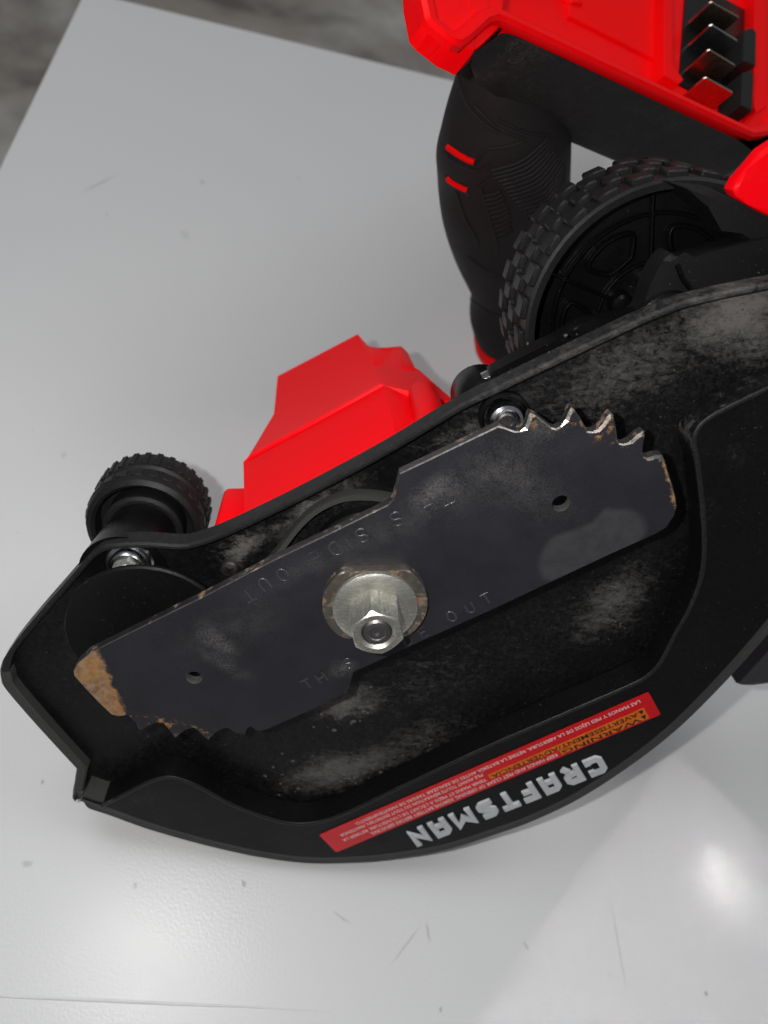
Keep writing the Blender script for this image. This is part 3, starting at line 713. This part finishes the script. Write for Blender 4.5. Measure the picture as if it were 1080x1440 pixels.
p = G.px(683, 535, -.034); box('spring_clip', (p.x, p.y, -.0352), (.0055, .0030, .006), 'chrome', ED, GM, bev=.0005, rot=Matrix.Rotation(math.radians(26), 3, 'Z'))
prism('guard_spacer', G.uv([(375, 725), (420, 702), (540, 640), (560, 628), (566, 640), (420, 720)], -.030), -.045, -.030, 'rim_plastic', ED, GM, bev=.001)
# neck between the bracket and the dock, and the tube mount under the guard
prism('body_neck', G.uv([(958, 262), (1010, 268), (1045, 286), (1090, 308), (1250, 330), (1250, 390), (1080, 352), (1040, 340), (1028, 318), (1000, 292)], -.036), -.075, -.038, 'rubber', ED, GM, bev=.003)
prism('shaft_mount', G.uv([(1040, 968), (1080, 925), (1180, 820), (1300, 780), (1300, 900), (1085, 952), (1062, 968)], -.046), -.075, -.046, 'shaft_plastic', ED, GM, bev=.004)

# --- battery dock
DM = DK.M
def dk(pts, h=0.0): return DK.uv(pts, h)
D_out = dk([(585, -150), (592, -20), (601, 22), (609, 33), (640, 58), (652, 61), (664, 54), (692, 28), (704, 24), (716, 28), (1040, 180), (1062, 190), (1080, 188), (1120, 170), (1200, 40), (1200, -150)])
D_in = inset(D_out, .0052)
rings = [[(x, y, -.0034) for x, y in D_out], [(x, y, -.0012) for x, y in D_out], [(x, y, 0) for x, y in inset(D_out, .0012)], [(x, y, -.0004) for x, y in inset(D_out, .0040)], [(x, y, -.0016) for x, y in D_in], [(x, y, -.0125) for x, y in inset(D_out, .0058)]]
dock = loft('battery_dock', rings, 'red_dock', ED, DM, cap0=False, cap1=True)
dock['label'] = 'red battery dock with open terminals and black rubber side'
# red skirt at the left nose
prism('dock_nose', dk([(585, -150), (592, -20), (601, 24), (611, 36), (641, 60), (654, 66), (666, 73), (678, 62), (704, 38), (730, -150)], -.0034), -.013, -.0033, 'red_dock', dock, DM, bev=.0008)
TOP = [(664, 77), (709, 43), (860, 113), (1040, 198), (1064, 217), (1090, 205), (1130, 150), (1130, -80), (700, -80)]
BOT = [(664, 118), (724, 172), (800, 204), (940, 268), (972, 275), (1002, 266), (1060, 222), (1060, 20), (690, 40)]
HB_ = -.044
tp, bt = [Vector(p) for p in dk(TOP, -.0032)], [Vector(p) for p in dk(BOT, HB_)]
ctr = sum(bt, Vector((0, 0))) / len(bt)
rings = []
for t, out in ((0, 0), (.08, .0), (.35, .0006), (.65, .0008), (.86, -.0003), (.95, -.0016), (1.0, -.0045)):
    h = -.0032 + (HB_ + .0032) * t; ring = []
    for a, b in zip(tp, bt):
        p = a.lerp(b, t); ring.append(p + (p - ctr).normalized() * out)
    rings.append([(p.x, p.y, h) for p in ring])
bm = bmesh.new(); add_loft(bm, rings, cap0=False)
vert = [e for e in bm.edges if abs(e.verts[0].co.z - e.verts[1].co.z) > .002]
bmesh.ops.bevel(bm, geom=vert, offset=.003, segments=3, profile=.5, affect='EDGES', clamp_overlap=True)
side_r = link('dock_side', finish(bm, 50), 'dock_rubber', dock, DM)
# recess details
fl_z = -.0125
def raised(name, pts, z0, z1, mat='red_inner', bev=.0006): return prism(name, dk(pts, z1), z0, z1, mat, dock, DM, bev=bev)
raised('bay_panel', [(700, -70), (815, -15), (798, 5), (800, 22), (930, 88), (926, -40), (880, -90)], fl_z, -.0112)
raised('bay_panel', [(790, -20), (806, 2), (820, 6), (815, -20)], fl_z, -.0098)
raised('bay_wall', [(934, -80), (945, -80), (944, 90), (962, 112), (955, 118), (934, 106)], fl_z, -.006)
raised('bay_wall', [(1062, -60), (1078, -60), (1078, 150), (1066, 158), (1060, 150)], fl_z, -.006)
raised('nose_pocket', [(662, -60), (688, -60), (688, 14), (680, 24), (658, 12)], fl_z, -.0030, 'red_dock')
raised('terminal_base', [(962, 20), (966, -30), (1050, 14), (1050, 150), (1030, 160), (955, 118)], fl_z, -.0118, 'black_plastic', .0004)
# four contact blades, standing in the dock
for i, ((x0, y0), (x1, y1), m) in enumerate((((1000, 2), (1040, 24), 'copper'), ((1000, 34), (1038, 57), 'chrome'), ((997, 69), (1035, 92), 'copper'), ((992, 108), (1032, 130), 'copper'))):
    a = DK.px(x0, y0, .001); b = DK.px(x1, y1, .001); d = b - a; d.z = 0; L = d.length; d.normalize(); pn = Vector((-d.y, d.x, 0))
    m4 = DM @ Matrix(((d.x, pn.x, 0, a.x), (d.y, pn.y, 0, a.y), (0, 0, 1, 0), (0, 0, 0, 1))) @ Matrix.Rotation(math.pi / 2, 4, 'X')
    prism('terminal', [(0, -.0125), (L, -.0125), (L, 0), (L - .0009, .001), (.0009, .001), (0, 0)], -.0004, .0004, m, dock, m4, bev=.0002)
for pts in ([(1046, 42), (1058, 38), (1064, 46), (1063, 92), (1045, 86)], [(1044, 102), (1056, 98), (1060, 106), (1058, 156), (1042, 148)]):
    prism('terminal_guard', dk(pts, -.0005), fl_z, -.0005, 'rubber', dock, DM, bev=.0005)
# red shroud under the dock's right end
prism('red_shroud', G.uv([(1029, 268), (1036, 254), (1052, 236), (1072, 212), (1120, 180), (1200, 190), (1200, 340), (1080, 304), (1050, 287), (1034, 278)], -.030), -.035, -.030, 'red_plastic', ED, GM, bev=.0015)

# --- grip handle with rubber ribs
stn = [(708, 60, 58, .292), (706, 95, 66, .300), (704, 135, 77, .311), (705, 165, 86, .319), (706, 195, 94, .329), (707, 220, 94, .338), (708, 260, 92, .353), (711, 300, 88, .371), (720, 345, 82, .393), (730, 388, 72, .413), (733, 400, 71, .419), (735, 430, 75, .432), (741, 452, 76, .442), (744, 462, 75, .447)]
cen = [deep(x, y, z) for x, y, r, z in stn]; rad = [r * z / F for x, y, r, z in stn]
axis = (cen[-1] - cen[2]).normalized()
sx = (cx - axis * cx.dot(axis)).normalized(); sy = axis.cross(sx)
NS = 72
def hring(c, r, kx=1.0, ky=1.0):
    return [tuple(c + sx * (r * kx * math.cos(2 * math.pi * j / NS)) + sy * (r * ky * math.sin(2 * math.pi * j / NS))) for j in range(NS)]
sm = smooth([(c.x, c.y, c.z) for c in cen], 5); sr = [p[0] for p in smooth([(r, 0, 0) for r in rad], 5)]
bm = bmesh.new(); add_loft(bm, [hring(Vector(c), r, 1.0, .82) for c, r in zip(sm, sr)])
bm.verts.ensure_lookup_table(); HB = BVHTree.FromBMesh(bm)
me = finish(bm, 60)
grip = link('grip_handle', me, 'grip_rubber', ED, ID)
grip['label'] = 'black rubber grip handle with red stripes and ribbed pads'
e0 = Vector(sm[-1]); rE = sr[-1]
loft('grip_end', [hring(e0 - axis * .0005, rE * 1.012, 1, .82), hring(e0 + axis * .002, rE * 1.05, 1, .86), hring(e0 + axis * .009, rE * 1.06, 1, .88), hring(e0 + axis * .013, rE * 1.0, 1, .82), hring(e0 + axis * .015, rE * .9, 1, .75)], 'red_plastic', grip, ID)
def on_grip(pts, lift=0.0):
    out = []
    for x, y in pts:
        d = dirpx(x, y).normalized(); h = HB.ray_cast(CAM, d)
        if h[0] is not None: out.append(h[0] + h[1] * lift if h[1].dot(d) < 0 else h[0] - h[1] * lift)
    return out
def grip_line(name, pts, r, mat, lift=0.0, n=5, sq=1.0):
    q = on_grip(smooth(pts, n), lift)
    if len(q) > 1: tube(name, q, r, mat, grip, ID, k=8, up=-dirpx(690, 280).normalized(), squash=sq)
for pts in ([(630, 207), (640, 214), (653, 222), (667, 228)], [(630, 251), (637, 257), (648, 263), (657, 267)]): grip_line('red_stripe', pts, .0013, 'red_inner', 0)
for i in range(15):                            # fan of ribs under the trigger side
    t = i / 14
    a = (691 + 52 * t, 240 + 70 * t); c = (770 + 24 * min(1, t * 1.5), 196 + 55 * t); m_ = (a[0] * .45 + c[0] * .55 + 6 * t, a[1] * .45 + c[1] * .55 + 10 + 6 * t)
    grip_line('grip_rib', [a, m_, c], .00085, 'grip_rubber', .0002)
for i in range(11):
    t = i / 10; grip_line('grip_rib', [(680 + 22 * t, 275 + 62 * t), (694 + 20 * t, 273 + 59 * t), (708 + 16 * t - 8 * abs(t - .5), 268 + 56 * t)], .00085, 'grip_rubber', .0002)
for pts in ([(644, 95), (646, 120), (657, 148), (678, 172), (702, 187)], [(666, 232), (682, 212), (690, 209), (715, 206), (736, 199)], [(625, 214), (634, 223), (655, 236), (672, 240), (690, 232)], [(626, 246), (642, 263), (660, 276)], [(642, 270), (655, 308), (672, 340), (660, 355)],
            [(676, 262), (690, 252), (718, 250), (732, 275), (742, 310)], [(676, 262), (690, 310), (700, 350), (690, 368)], [(658, 360), (680, 378), (705, 388), (722, 388)], [(662, 420), (690, 440), (720, 446)], [(668, 150), (700, 180), (740, 196)], [(700, 168), (740, 186), (772, 190)]):
    grip_line('grip_seam', pts, .0007, 'grip_rubber', -.0001)

# --- dried mud and clippings caked on the guard floor: a low mound and crumbs
def crumb(bm, c, r, flat=.5):
    vs = [bm.verts.new((c[0] + r * random.uniform(.6, 1.3) * math.cos(a), c[1] + r * random.uniform(.6, 1.3) * math.sin(a), c[2])) for a in [2 * math.pi * i / 6 + random.uniform(-.3, .3) for i in range(6)]]
    t = bm.verts.new((c[0] + r * random.uniform(-.3, .3), c[1] + r * random.uniform(-.3, .3), c[2] + r * flat * random.uniform(.6, 1.3)))
    for i in range(6): bm.faces.new((vs[i], vs[(i + 1) % 6], t))
simple('dried_mud', (.10, .094, .086), .95, 0, .2, .5)
bm = bmesh.new()
for (x, y, sx_, sy_, num, r0) in ((470, 1090, 70, 22, 110, .0012), (590, 1050, 60, 20, 40, .0008), (480, 1000, 45, 22, 80, .0014), (860, 850, 22, 55, 50, .0009), (345, 770, 28, 12, 30, .0008), (900, 510, 110, 35, 40, .0006), (1040, 450, 35, 35, 45, .0008)):
    for k in range(num):
        px_, py_ = random.gauss(x, sx_ * .55), random.gauss(y, sy_ * .55); p = G.px(px_, py_, HP)
        crumb(bm, (p.x, p.y, HP - .0001), r0 * random.uniform(.25, 1.0) ** 1.5, .35)
o = link('dried_mud', finish(bm, 0), 'dried_mud', guard, GM); o['kind'] = 'stuff'
